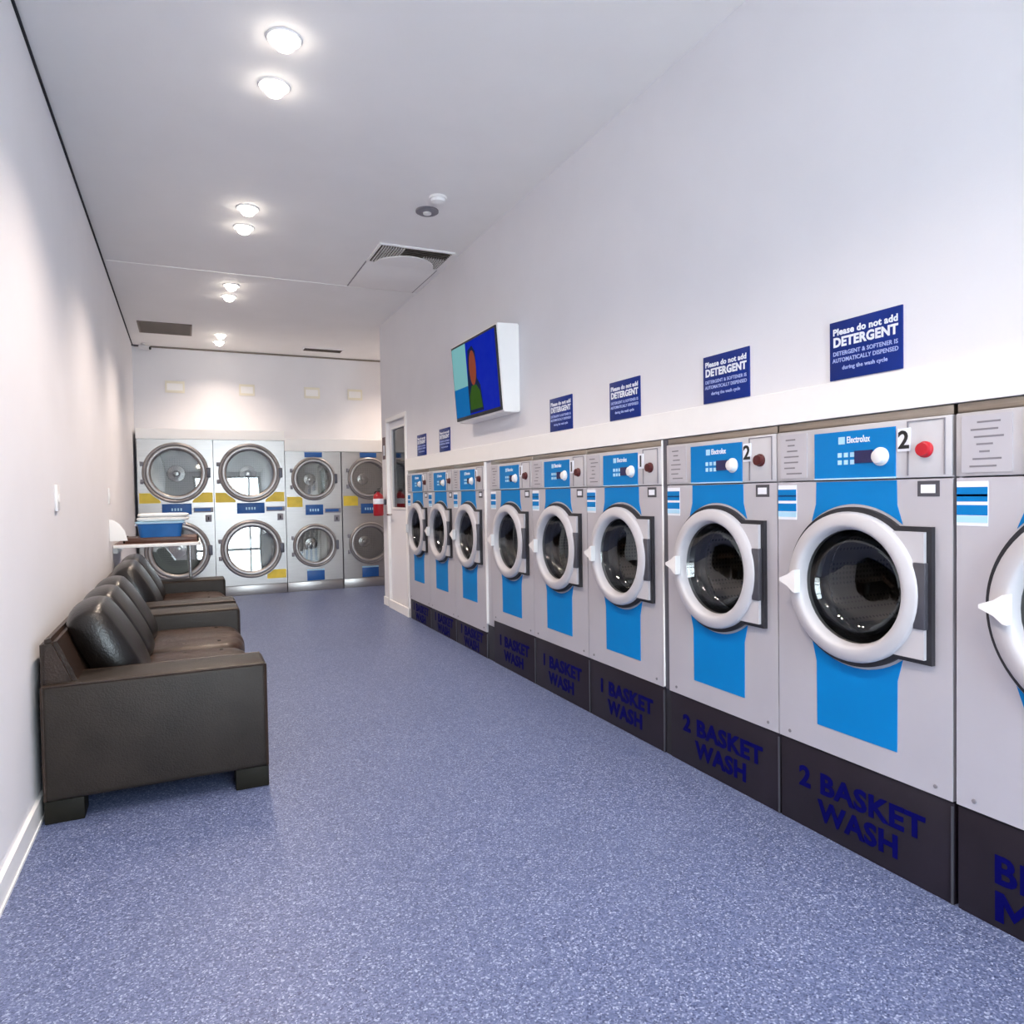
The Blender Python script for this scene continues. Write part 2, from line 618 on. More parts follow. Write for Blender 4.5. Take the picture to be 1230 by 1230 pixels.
def washer(label, W, z0, R=0.243, number=None, red=True, hw=0.151, zc=0.888, group='washing machines along the right wall'):
    """origin: front centre at floor level, x to the right, y into the wall; body stands from z0 up"""
    t = thing('washing_machine', label, 'washing machine', group=group)
    h = W / 2 - 0.0025
    zt = 1.232                       # top of the main front
    k = R / 0.243
    # body: shell with a round hole in its front
    bm = B()
    l, r, d, u = h, h, zc - z0 - 0.003, zt - zc
    annulus(bm, lambda a: 0.215 * k, box_hit(l, r, d, u), box_thetas(l, r, d, u), 0.0, 0.012, 0, zc)
    box(bm, -h, -h + 0.01, 0.012, 0.72, z0 + 0.003, 1.41)
    box(bm, h - 0.01, h, 0.012, 0.72, z0 + 0.003, 1.41)
    box(bm, -h + 0.01, h - 0.01, 0.70, 0.72, z0 + 0.003, 1.41)
    box(bm, -h + 0.01, h - 0.01, 0.012, 0.70, z0 + 0.003, z0 + 0.02)
    obj('body', bm, M_SILVER, t)
    for sx in (-1, 1):
        obj('screw', lathe(B(), [(0.0, -0.004), (0.006, -0.003), (0.006, 0.001)], 10, sx * (h - 0.05), z0 + 0.03), M_GREYP, t)
    obj('lid', box(B(), -h, h, 0.004, 0.70, 1.413, 1.441, 0.003), M_LID, t)
    # control panel
    cpn = obj('control_panel', box(B(), -h, h, -0.004, 0.10, 1.236, 1.412, 0.003), M_SILVER2, t)
    pb = obj('blue_fascia', box(B(), -hw, hw, -0.009, -0.004, 1.239, 1.394), M_BLUE, cpn)
    obj('pale_edge_line', box(B(), -hw, hw, -0.0095, -0.0035, 1.2365, 1.2415), M_PBLUE, cpn)
    obj('display', box(B(), 0.010, 0.075, -0.012, -0.009, 1.288, 1.328), M_NAVY, cpn)
    bm = lathe(B(), [(0.029, -0.009), (0.029, -0.013), (0.024, -0.016), (0.021, -0.027), (0.018, -0.029), (0.0, -0.029)], 24, 0.103, 1.305)
    obj('program_knob', bm, M_WPLAST, cpn)
    bm = B()
    for i in range(3):
        for j in range(2):
            x = -0.055 + i * 0.024
            box(bm, x, x + 0.015, -0.0105, -0.009, 1.285 + j * 0.024, 1.300 + j * 0.024)
    obj('button_icons', bm, M_PBLUE, cpn)
    obj('maker_emblem', box(B(), -0.052, -0.028, -0.0105, -0.009, 1.352, 1.376), M_PBLUE, cpn)
    text('maker_name', 'Electrolux', 0.030, M_SIGNW, cpn, (0.022, -0.0095, 1.355), 0.0006, width=0.085)
    bm = B()
    bx0, bx1 = h - 0.135, h - 0.018
    for a in ((bx0, bx0 + 0.004, 1.243, 1.405), (bx1 - 0.004, bx1, 1.243, 1.405), (bx0, bx1, 1.402, 1.405)):
        box(bm, a[0], a[1], -0.007, -0.004, a[2], a[3])
    obj('panel_seam', bm, M_GREYP, cpn)
    bm = lathe(B(), [(0.024, -0.004), (0.024, -0.010), (0.020, -0.014), (0.019, -0.024), (0.0, -0.026)], 24, h - 0.078, 1.318)
    obj('stop_button', bm, M_RED if red else M_DKRED, cpn)
    if number:
        pl = obj('number_plate', box(B(), hw + 0.008, hw + 0.048, -0.008, -0.004, 1.316, 1.386), M_SIGNW, cpn)
        text('number', number, 0.074, M_BLACK, cpn, (hw + 0.028, -0.0086, 1.326), 0.0018)
    # instruction card on the left of the panel
    cd = obj('instruction_card', box(B(), -h + 0.018, -hw - 0.035, -0.0065, -0.004, 1.246, 1.402), M_SILVER, cpn)
    bm = B()
    x0, x1 = -h + 0.03, -hw - 0.05
    for j in range(7):
        z = 1.385 - j * 0.02
        a = x0 + (x1 - x0) * random.uniform(0.05, 0.35)
        b_ = x0 + (x1 - x0) * random.uniform(0.55, 1.0)
        box(bm, a, b_, -0.0075, -0.0065, z - 0.005, z)
    obj('printed_lines', bm, M_GREYP, cpn)
    # blue strips above and below the door
    obj('blue_strip', prism(B(), strip_shape(zc, 0.268 * k, hw, zt - 0.002), -0.0015, 0.004), M_BLUE, t)
    obj('blue_strip', prism(B(), strip_shape(zc, 0.268 * k, hw, 0.390, False), -0.0015, 0.004), M_BLUE, t)
    # sticker and badge
    st = obj('instruction_sticker', box(B(), -h + 0.001, -h + 0.086, -0.0015, 0.003, 1.098, 1.222), M_SIGNW, t)
    for z_0, z_1, m_ in ((1.166, 1.206, M_BLUE), (1.128, 1.156, M_BLUE), (1.108, 1.126, M_PBLUE), (1.180, 1.186, M_NAVY)):
        obj('sticker_band', box(B(), -h + 0.0015, -h + 0.0855, -0.0026, -0.0012, z_0, z_1), m_, st)
    bd = obj('badge', box(B(), h - 0.105, h - 0.038, -0.0015, 0.003, 1.180, 1.226), M_DGREY, t)
    obj('badge_plate', box(B(), h - 0.094, h - 0.050, -0.0028, -0.0012, 1.190, 1.215), M_SIGNW, bd)
    # door
    fn, th = outline(0.259 * k, 0.272 * k, 0.203 * k)
    obj('door_gasket', annulus(B(), lambda a: 0.20 * k, fn, th, -0.016, 0.004, 0, zc), M_RUBBER, t)
    fn2, th2 = outline(0.243 * k, 0.256 * k, 0.188 * k)
    dp = obj('door', annulus(B(), lambda a: 0.19 * k, fn2, th2, -0.028, -0.012, 0, zc), M_DOORW, t)
    prof = [(0.243, -0.012), (0.2445, -0.026), (0.242, -0.036), (0.236, -0.041), (0.215, -0.046), (0.203, -0.047), (0.196, -0.044),
            (0.190, -0.034), (0.186, -0.018), (0.184, 0.004)]
    obj('door_ring', lathe(B(), [(r_ * k, y_) for r_, y_ in prof], 64, 0, zc), M_DOORW, dp, smooth=60)
    obj('door_glass', lathe(B(), [(r_ * k, y_) for r_, y_ in [(0.185, -0.010), (0.172, 0.02), (0.150, 0.05), (0.11, 0.068), (0.05, 0.074), (0, 0.075)]], 40, 0, zc), M_GLASS, dp, smooth=60)
    bm = B()
    box(bm, 0.226 * k, 0.262 * k, -0.034, -0.010, zc - 0.098 * k, zc + 0.098 * k, 0.002)
    obj('hinge', bm, M_DGREY, dp)
    hx = -0.196 * k
    bm = prism(B(), [(hx, zc + 0.038), (hx + 0.010, zc + 0.040), (hx + 0.010, zc - 0.040), (hx, zc - 0.038), (hx - 0.022, zc - 0.020),
                     (hx - 0.060, zc - 0.004), (hx - 0.060, zc + 0.006), (hx - 0.022, zc + 0.022)], -0.068, -0.042)
    obj('door_handle', bm, M_WPLAST, dp)
    # inside
    prof = [(0.214, 0.012), (0.205, 0.05), (0.178, 0.055), (0.172, 0.075), (0.186, 0.10), (0.214, 0.105)]
    obj('porthole_seal', lathe(B(), [(r_ * k, y_) for r_, y_ in prof], 40, 0, zc), M_RUBBER, t, smooth=60)
    dm = obj('drum', lathe(B(), [(r_ * k, y_) for r_, y_ in [(0.190, 0.110), (0.198, 0.106), (0.206, 0.115), (0.25, 0.13), (0.255, 0.15), (0.255, 0.50), (0.24, 0.52), (0.08, 0.535), (0.0, 0.535)]], 48, 0, zc), M_DRUM, t, smooth=40)
    bm = B()
    for q in range(3):
        a = PI / 2 + q * 2 * PI / 3 + 0.4
        r0, r1 = 0.25 * k, 0.19 * k
        da = 0.16
        vs = []
        for y in (0.16, 0.49):
            for (rr, aa) in ((r0, a - da), (r1, a), (r0, a + da)):
                vs.append(bm.verts.new((rr * math.cos(aa), y, zc + rr * math.sin(aa))))
        bm.faces.new((vs[0], vs[1], vs[4], vs[3]))
        bm.faces.new((vs[1], vs[2], vs[5], vs[4]))
        bm.faces.new((vs[0], vs[2], vs[1]))
        bm.faces.new((vs[3], vs[4], vs[5]))
    obj('drum_lifter', bm, M_STEEL, dm)
    return t


def place(t, yc):
    t.location = (L, yc, 0)
    t.rotation_euler = (0, 0, RW)


def plinth(label, W, z1, words, group='dark plinths under the washers'):
    t = thing('machine_plinth', label, 'plinth', group=group)
    h = W / 2 - 0.003
    obj('panel', box(B(), -h, h, 0.006, 0.70, 0.0, z1 - 0.002, 0.003), M_PLINTH, t)
    obj('edge_strip', box(B(), h - 0.006, h - 0.001, 0.002, 0.02, 0.002, z1 - 0.012), M_DGREY, t)
    s = 0.098
    for (w, x, z, wd) in words:
        text('lettering', w, s, M_INDIGO, t, (x, 0.0045, z), 0.0035, width=wd, align='CENTER')
    return t


w_lab = [
    'silver washer numbered 2 with bright red button, the largest fully visible one',
    'silver washer numbered 2, second fully visible from the right, directly right of the grey gap',
    'silver washer directly left of the wide grey gap strip, third fully visible from the right',
    'silver washer in the middle of the middle trio, fourth fully visible from the right',
    'silver washer at the far end of the middle trio, right of the far gap strip',
    'silver washer nearest to us of the far trio, just left of the far gap strip',
    'silver washer in the middle of the far trio near the office door',
    'farthest silver washer in the row, right beside the white office door']
Y3, W3, W2, W1 = 1.278, 0.652, 0.660, 0.647
spots = [(Y3 + W3 * 0.5, W3, 0.300), (Y3 + W3 * 1.5, W3, 0.300)]
Y2 = 2.622
spots += [(Y2 + W2 * (i + 0.5), W2, 0.303) for i in range(3)]
Y1 = 4.72
spots += [(Y1 + W1 * (i + 0.5), W1, 0.192) for i in range(3)]
protos = {}
for i, (yc, W, z0) in enumerate(spots):
    key = (W, z0)
    num = '2' if i < 2 else '1'
    if key not in protos:
        protos[key] = washer(w_lab[i], W, z0, number=num, red=(i == 0))
        place(protos[key], yc)
    else:
        t = dup(protos[key], (L, yc, 0), w_lab[i])
        if i == 1:
            for c in t.children:
                for g in c.children:
                    if g.name.startswith('stop_button'):
                        g.data = g.data.copy()
                        g.data.materials[0] = M_DKRED
p_lab = ['dark plinth reading 2 BASKET WASH in large clear letters, under the nearest whole washer',
         'dark plinth reading 2 BASKET WASH, just right of the grey gap',
         'dark plinth under the nearest washer of the middle trio, left of the gap',
         'dark plinth under the central washer of the middle trio',
         'dark plinth under the farthest washer of the middle trio',
         'low dark plinth under the nearest washer of the far trio',
         'low dark plinth under the central washer of the far trio',
         'low dark plinth under the farthest washer, beside the office door']
for i, (yc, W, z0) in enumerate(spots):
    n = '2' if i < 2 else '1'
    hi = z0 - 0.052 - 0.075
    if z0 > 0.25:
        words = [(n, -0.212, 0.150, None), ('BASKET', 0.044, 0.150, 0.382), ('WASH', 0.0, 0.055, 0.305)]
    else:
        words = [(n, -0.212, 0.100, None), ('BASKET', 0.044, 0.100, 0.382), ('WASH', 0.0, 0.015, 0.305)]
    place(plinth(p_lab[i], W, z0, words), yc)
# the big machine, mostly outside the picture
WB = 0.776
big = washer('silver washer cut off by the right edge of the picture', WB, 0.300, R=0.278, number=None, red=True, hw=0.20)
place(big, 1.272 - WB / 2)
bp_ = plinth('dark plinth with large blue letters cut off by the right edge', WB, 0.300, [])
place(bp_, 1.272 - WB / 2)
text('lettering', 'BIG', 0.108, M_INDIGO, bp_, (-WB / 2 + 0.100, 0.0045, 0.128), 0.003, align='LEFT')
mx0, mz0, mh, mw, ms = -WB / 2 + 0.106, 0.022, 0.082, 0.098, 0.022
obj('lettering', prism(B(), [(mx0, mz0), (mx0 + ms, mz0), (mx0 + ms, mz0 + mh * 0.62), (mx0 + mw / 2, mz0 + mh * 0.18), (mx0 + mw - ms, mz0 + mh * 0.62),
                             (mx0 + mw - ms, mz0), (mx0 + mw, mz0), (mx0 + mw, mz0 + mh), (mx0 + mw - ms, mz0 + mh),
                             (mx0 + mw / 2, mz0 + mh * 0.52), (mx0 + ms, mz0 + mh), (mx0, mz0 + mh)], 0.0037, 0.0055), M_INDIGO, bp_)
text('lettering', 'ACHINE', 0.112, M_INDIGO, bp_, (mx0 + mw + 0.010, 0.0045, mz0), 0.003, align='LEFT')

# filler strips between the groups
for (ya, yb, lab, zz) in ((Y3 + 2 * W3, Y2, 'grey metal gap strip between the near pair and middle trio of washers', 0.303),
                          (Y2 + 3 * W2, Y1, 'pale metal gap strip between the middle and far trios of washers', 0.25)):
    t = thing('filler_strip', lab, 'filler strip', (L, (ya + yb) / 2, 0), RW, 'filler strips between washer groups')
    hw_ = (yb - ya) / 2 - 0.001
    far = yb > 4
    obj('strip', box(B(), -hw_ + 0.006, hw_, 0.014 if far else 0.004, 0.04, zz, 1.44, 0.002), M_SILVER if far else M_GAPS, t)
    obj('toe_panel', box(B(), -hw_, hw_, 0.012, 0.05, 0.0, zz), M_RUBBER, t)
    obj('edge_highlight_bead', box(B(), -hw_, -hw_ + (0.012 if far else 0.006), -0.002, 0.03, zz + 0.01, 1.44, 0.001), M_TRIM, t)  # near white bead imitates light caught on the washer's side edge

# ------------------------------------------------------------------ notice signs above the washers
sign_lab = ['largest blue detergent notice, above the nearest whole washer',
            'blue detergent notice, second from the right',
            'blue detergent notice, third from the right',
            'blue detergent notice just right of the television',
            'small blue notice left of the television, the nearer of that pair',
            'small blue notice left of the television, the one nearest the office door']
sproto = None
for lab, yc in zip(sign_lab, (1.571, 2.208, 2.925, 3.574, 5.583, 6.215)):
    if sproto is None:
        t = thing('notice_sign', lab, 'sign', (WALLX, yc, 1.568), RW, 'blue detergent notices on the right wall')
        obj('board', box(B(), -0.132, 0.132, -0.006, 0.0, 0.0, 0.193, 0.001), M_SIGN, t)
        for s, sz, z, w, bo, m_ in (('Please do not add', 0.030, 0.148, 0.235, 0.0010, M_SIGNW),
                                    ('DETERGENT', 0.042, 0.110, 0.235, 0.0018, M_SIGNW),
                                    ('DETERGENT & SOFTENER IS', 0.019, 0.080, 0.235, 0.0004, M_SIGNP),
                                    ('AUTOMATICALLY DISPENSED', 0.019, 0.058, 0.240, 0.0004, M_SIGNP),
                                    ('during the wash cycle', 0.018, 0.032, 0.165, 0.0004, M_SIGNP)):
            text('lettering', s, sz, m_, t, (0, -0.0062, z), bo, width=w)
        sproto = t
    else:
        dup(sproto, (WALLX, yc, 1.568), lab)

# ------------------------------------------------------------------ television
tv = thing('television', 'television in a white wall housing, showing a figure against blue', 'television', (WALLX, 4.54, 1.735), RW)
W_, H_ = 0.84, 0.565
y0b, y0t = -0.118, -0.158
bm = B()
vs = [bm.verts.new(p) for p in ((-W_ / 2, 0, 0), (W_ / 2, 0, 0), (W_ / 2, 0, H_ + 0.005), (-W_ / 2, 0, H_ + 0.005),
                                (-W_ / 2, y0b, 0), (W_ / 2, y0b, 0), (W_ / 2, y0t, H_), (-W_ / 2, y0t, H_))]
for f in ((0, 3, 2, 1), (4, 5, 6, 7), (0, 1, 5, 4), (1, 2, 6, 5), (2, 3, 7, 6), (3, 0, 4, 7)):
    bm.faces.new([vs[i] for i in f])
bmesh.ops.recalc_face_normals(bm, faces=bm.faces[:])
bmesh.ops.bevel(bm, geom=bm.edges[:], offset=0.006, segments=2, affect='EDGES')
obj('housing', bm, M_TRIM, tv)
til = math.atan2(y0b - y0t, H_)
def scr(name, c):
    return mat('screen_' + name, (0.012, 0.012, 0.014), 0.3, vary=0.2, spec=0.0, emit=c, estr=0.66)


M_SCR = scr('blue', (0.0, 0.012, 0.34))
M_SCT = scr('teal', (0.17, 0.40, 0.42))
M_SCB = scr('mid_blue', (0.0, 0.115, 0.34))
M_SCO = scr('orange', (0.22, 0.045, 0.022))
M_SCG = scr('green', (0.025, 0.075, 0.006))
M_SCD = scr('dark', (0.005, 0.012, 0.045))
rt = (til, 0, 0)


bz = obj('bezel', box(B(), -W_ / 2 + 0.012, W_ / 2 - 0.012, -0.010, 0.004, 0.012, H_ - 0.012, 0.002), M_BLACK, tv, (0, y0b, 0), rt)
sw, sh = W_ / 2 - 0.028, H_ - 0.04
sc = obj('screen', box(B(), -sw, sw, -0.0125, -0.009, 0.035, sh + 0.012), M_SCR, tv, (0, y0b, 0), rt)
ze = 0.035
obj('picture_panel', box(B(), -sw, -sw + 0.27, -0.0135, -0.012, 0.24, sh + 0.012), M_SCT, sc)
obj('picture_panel', box(B(), -sw, -sw + 0.27, -0.0135, -0.012, ze, 0.24), M_SCB, sc)
obj('picture_figure', prism(B(), [(-0.12, ze + 0.01), (0.13, ze + 0.01), (0.10, 0.22), (0.05, 0.27), (0.05, 0.45), (0.0, 0.50), (-0.08, 0.48), (-0.12, 0.25)], -0.0140, -0.012), M_SCD, sc)
obj('picture_figure', prism(B(), [(0.06 * math.cos(a) - 0.01, 0.35 + 0.12 * math.sin(a)) for a in [2 * PI * i / 18 for i in range(18)]], -0.0155, -0.0135), M_SCO, sc)
obj('picture_figure', prism(B(), [(-0.10, ze + 0.03), (0.12, ze + 0.03), (0.09, 0.18), (0.03, 0.23), (-0.05, 0.23), (-0.10, 0.16)], -0.0150, -0.0135), M_SCG, sc)

# ------------------------------------------------------------------ dryers on the back wall
def dryer(label, xc, W, H, zu, zl, R, big=True):
    t = thing('tumble_dryer', label, 'dryer', (xc, YD, 0), 0, 'stacked dryers against the back wall')
    h = W / 2 - 0.003
    zm = (zu + zl) / 2 + (0.035 if big else 0.03)
    for (zc, za, zb) in ((zu, zm + 0.004, H - 0.002), (zl, 0.125, zm - 0.004)):
        nm = 'upper_front' if zc == zu else 'lower_front'
        l, r, d, u = h, h, zc - za, zb - zc
        bm = annulus(B(), lambda a: R * 0.84, box_hit(l, r, d, u), box_thetas(l, r, d, u), 0.0, 0.015, 0, zc)
        obj(nm, bm, M_DRYER, t)
        prof = [(1.0, 0.0), (1.01, -0.016), (0.99, -0.034), (0.95, -0.040), (0.915, -0.036), (0.905, -0.030), (0.89, -0.042), (0.84, -0.046),
                (0.79, -0.040), (0.765, -0.026), (0.755, 0.01)]
        dd = obj('door', lathe(B(), [(a * R, b) for a, b in prof], 56, 0, zc), M_DRING, t, smooth=40)
        gb = lathe(B(), [(0.765 * R, -0.016), (0.5 * R, -0.0165), (0.25 * R, -0.017), (0.0, -0.017)], 40, 0, zc)
        for v in gb.verts:
            v.co.y += 0.052 * (v.co.z - zc)      # tilt added so the pane catches the shopfront's reflection
        obj('door_glass', gb, M_DGLASS, dd, smooth=60)
        obj('inner_ring', lathe(B(), [(0.80 * R, 0.004), (0.77 * R, 0.03), (0.76 * R, 0.06), (0.80 * R, 0.08)], 40, 0, zc), M_RUBBER, dd, smooth=60)
        bm = box(B(), R * 0.93, R * 1.06, -0.056, -0.030, zc - 0.06, zc + 0.06, 0.004)
        obj('door_handle', bm, M_DGREY, dd)
        bm = box(B(), -R * 1.06, -R * 0.96, -0.036, 0.0, zc + 0.08, zc + 0.13, 0.003)
        box(bm, -R * 1.06, -R * 0.96, -0.036, 0.0, zc - 0.13, zc - 0.08, 0.003)
        obj('hinge', bm, M_GREYP, dd)
        rd = R * 0.98
        dm = obj('drum', lathe(B(), [(0.80 * R, 0.06), (rd, 0.08), (rd, 0.33), (0.5 * rd, 0.345), (0.0, 0.345)], 40, 0, zc), M_DRUM, t, smooth=40)
        bm = lathe(B(), [(0.30 * R, 0.344), (0.28 * R, 0.325), (0.12 * R, 0.318), (0.09 * R, 0.295), (0.0, 0.29)], 24, 0, zc)
        obj('drum_hub', bm, M_STEEL, dm)
    bm = box(B(), -h, -h + 0.01, 0.015, 0.36, 0.0, H - 0.002)
    box(bm, h - 0.01, h, 0.015, 0.36, 0.0, H - 0.002)
    box(bm, -h + 0.01, h - 0.01, 0.35, 0.36, 0.0, H - 0.002)
    box(bm, -h + 0.01, h - 0.01, 0.015, 0.35, H - 0.012, H - 0.002)
    obj('cabinet', bm, M_SILVER, t)
    obj('base_panel', box(B(), -h, h, 0.006, 0.30, 0.0, 0.120, 0.003), M_DRYER, t)
    pw = 0.16 if big else 0.11
    # control panels
    z = zm
    c1 = obj('control_panel', box(B(), -pw, pw, -0.012, 0.0, z - 0.065, z + 0.065, 0.003), M_DBLUE, t)
    bm = B()
    for i in range(4):
        box(bm, -0.06 + i * 0.032, -0.042 + i * 0.032, -0.0145, -0.011, z - 0.02, z + 0.012)
    obj('panel_buttons', bm, M_PBLUE, c1)
    s1 = obj('label_strip', box(B(), pw + 0.02, h - 0.01, -0.004, 0.0, z - 0.045, z + 0.015), M_GREYP, t)
    obj('label_print', box(B(), pw + 0.03, h - 0.04, -0.0055, -0.003, z - 0.03, z + 0.005), M_DBLUE, s1)
    s2 = obj('label_strip', box(B(), -h + 0.01, -pw - 0.02, -0.004, 0.0, z - 0.045, z + 0.015), M_DRYER, t)
    if not big:
        obj('header_panel', box(B(), -pw, pw, -0.008, 0.0, H - 0.075, H - 0.012, 0.002), M_DBLUE, t)
        obj('footer_panel', box(B(), -pw, pw, -0.008, 0.0, 0.130, 0.255, 0.002), M_DBLUE, t)
        obj('footer_line', box(B(), -pw, pw, -0.009, 0.0, 0.258, 0.275), M_PBLUE, t)
    # coin box
    bm = box(B(), h - 0.10, h - 0.03, -0.008, 0.0, zm - 0.16, zm - 0.075, 0.003)
    cb = obj('coin_plate', bm, M_GREYP, t)
    obj('coin_slot', box(B(), h - 0.072, h - 0.058, -0.0095, -0.007, zm - 0.14, zm - 0.10), M_BLACK, cb)

    # yellow corner stickers that follow the door's curve
    def corner(zc, sx, zlow, hgt):
        Rr = R * 1.035
        pts = []
        x_out = sx * (h - 0.012)
        zt_ = zlow + hgt
        pts.append((x_out, zlow))
        pts.append((x_out, zt_))
        for i in range(7):
            zz_ = zt_ - (zt_ - zlow) * i / 6
            dz = zz_ - zc
            x = math.sqrt(max(Rr * Rr - dz * dz, 0.0))
            x = min(x, h - 0.03)
            x = max(x, 0.42 * h)
            pts.append((sx * x, zz_))
        obj('yellow_sticker', prism(B(), pts, -0.003, 0.001), M_YELLOW, t)
    if big:
        corner(zu, -1, zm + 0.075, 0.12)
        corner(zu, 1, zm + 0.075, 0.12)
        if xc > 0.3:
            corner(zl, 1, 0.19, 0.11)
    else:
        corner(zu, -1, zm + 0.04, 0.13)
    return t


dryer('large stacked dryer in the left corner, behind the folding table', -0.095, 0.82, 1.915, 1.515, 0.580, 0.355)
dryer('large stacked dryer second from the left, bright reflections in its lower door', 0.730, 0.83, 1.915, 1.512, 0.572, 0.358)
dryer('small stacked dryer, third from the left, dark blue panels', 1.497, 0.70, 1.785, 1.435, 0.580, 0.275, False)
dryer('small stacked dryer partly hidden by the end of the right wall', 2.205, 0.70, 1.785, 1.435, 0.580, 0.275, False)

# ------------------------------------------------------------------ sofas
def sofa(label, ya, yb, nb):
    ln = yb - ya
    t = thing('leather_sofa', label, 'sofa', (-0.115, (ya + yb) / 2, 0), 0, 'dark leather sofas along the left wall')
    x0, x1 = -0.395, 0.405       # back to front, local
    hy = ln / 2
    at = 0.235
    for s in (-1, 1):
        ya_, yb_ = sorted((s * hy, s * (hy - at)))
        ar = obj('armrest', box(B(), x0, x1, ya_, yb_, 0.085, 0.525, 0.022, 3), M_LEATHER, t)
        bm = B()
        yo = s * hy * 1.0
        e = 0.006
        zt, zb = 0.518, 0.092
        yy = yo - s * 0.006
        for p, q in (((x0 + 0.01, yy, zt), (x1 - 0.01, yy, zt)), ((x1 - 0.008, yy, zt), (x1 - 0.008, yy, zb)),
                     ((x0 + 0.008, yy, zt), (x0 + 0.008, yy, zb))):
            tube(bm, p, q, e, 8)
        yi = s * (hy - at) + s * 0.006
        tube(bm, (x0 + 0.01, yi, zt), (x1 - 0.01, yi, zt), e, 8)
        obj('piping', bm, M_LEATHER2, ar)
    iy = hy - at + 0.001
    obj('seat_base', box(B(), x0 + 0.02, x1 - 0.02, -iy, iy, 0.09, 0.30, 0.01), M_LEATHER, t)
    # sloping back frame
    bm = B()
    prism(bm, [(x0, 0.10), (x0, 0.685), (x0 + 0.05, 0.695), (x0 + 0.17, 0.40), (x0 + 0.17, 0.10)], -hy + 0.03, hy - 0.03)
    bmesh.ops.bevel(bm, geom=bm.edges[:], offset=0.016, segments=2, affect='EDGES')
    obj('backrest', bm, M_LEATHER2, t)
    w = iy - 0.004
    for s in (-1, 1):
        sc_ = obj('seat_cushion', pillow(B(), 0.31, w / 2, 0.078, 0.18, 14, (-0.33, 0.33), 0.07), M_SEATL, t,
                  (x0 + 0.485, s * w / 2, 0.365), smooth=60)
        bm = B()
        for i in range(3):
            for j in range(3):
                lathe(bm, [(0.0, 0.008), (0.009, 0.005), (0.010, 0.0)], 10, -0.17 + i * 0.17, (-0.5 + j * 0.5) * w * 0.62, 'z')
        obj('tuft_button', bm, M_LEATHER, sc_, (0, 0, 0.070))
    wb = 2 * iy / nb                                   # back cushions lean against the frame
    for q in range(nb):
        obj('back_cushion', pillow(B(), 0.098, wb / 2 * 1.0, 0.215, 0.34, 18), M_CUSH, t,
            (x0 + 0.195, -iy + wb * (q + 0.5), 0.585), (0, -0.50, 0), smooth=60)
    for sx in (x0 + 0.002, x1 - 0.132):
        for s in (-1, 1):
            y = s * (hy - 0.075)
            obj('foot', box(B(), sx, sx + 0.13, y - 0.06, y + 0.06, 0.0, 0.086, 0.004), M_FOOT, t)
    return t


sofa('near dark leather two seat sofa with broad flat armrest facing us', 3.07, 4.90, 3)
sofa('farther dark leather two seat sofa, beside the folding table', 5.03, 6.66, 2)

# ------------------------------------------------------------------ folding table, basket
t = thing('folding_table', 'narrow table with white edge fixed to the left wall beyond the sofas', 'table', (XL, 6.40, 0))
top = obj('table_top', box(B(), 0.005, 0.625, 0.02, 0.75, 0.822, 0.846, 0.002), M_BROWN, t)
bm = box(B(), 0.005, 0.635, 0.0, 0.02, 0.820, 0.846, 0.002)
box(bm, 0.625, 0.645, 0.0, 0.75, 0.820, 0.846, 0.002)
obj('white_edging', bm, M_TRIM, top)
for y in (0.33, 0.70):
    obj('leg', tube(B(), (0.56, y, 0.0), (0.56, y, 0.823), 0.012, 12), M_STEEL, t)
obj('wall_rail', box(B(), 0.0, 0.03, 0.05, 0.74, 0.775, 0.822), M_TRIM, t)
tag(obj('wall_gusset', prism(B(), [(XL + 0.001, 0.89), (XL + 0.001, 1.055), (XL + 0.03, 1.052), (XL + 0.07, 1.02), (XL + 0.105, 0.965), (XL + 0.122, 0.89)], 6.19, 6.215), M_TRIM),
    'white rounded bracket on the left wall above the far sofa', 'bracket')
t = thing('serving_tray', 'flat dark brown tray on the folding table, under the blue basket', 'tray', (-0.19, 6.78, 0.847))
obj('base', box(B(), -0.27, 0.27, -0.20, 0.20, 0.0, 0.039, 0.004), M_BROWN, t)
bm = box(B(), -0.285, -0.27, -0.20, 0.20, 0.0, 0.044, 0.003)
box(bm, 0.27, 0.285, -0.20, 0.20, 0.0, 0.044, 0.003)
obj('rim', bm, M_FOOT, t)
t = thing('laundry_basket', 'blue plastic basket on the brown tray', 'basket', (-0.20, 6.78, 0.887))
bm = B()


def tub(bm, x, y, z0_, z1_, f0, f1, th):
    lay = []
    for (z, f, ins) in ((z0_, f0, 0), (z1_, f1, 0), (z1_, f1, th), (z0_ + th, f0, th)):
        hx_, hy_ = x * f - ins, y * f - ins
        pts = []
        rr = 0.04
        for (qx, qy, a0) in ((1, 1, 0), (-1, 1, 90), (-1, -1, 180), (1, -1, 270)):
            for i in range(5):
                a = math.radians(a0 + 22.5 * i)
                pts.append(bm.verts.new((qx * (hx_ - rr) + rr * math.cos(a), qy * (hy_ - rr) + rr * math.sin(a), z)))
        lay.append(pts)
    n = len(lay[0])
    for A_, D_ in zip(lay, lay[1:]):
        for i in range(n):
            j = (i + 1) % n
            bm.faces.new((A_[i], A_[j], D_[j], D_[i]))
    bm.faces.new(lay[0][::-1])
    bm.faces.new(lay[-1])
    return bm


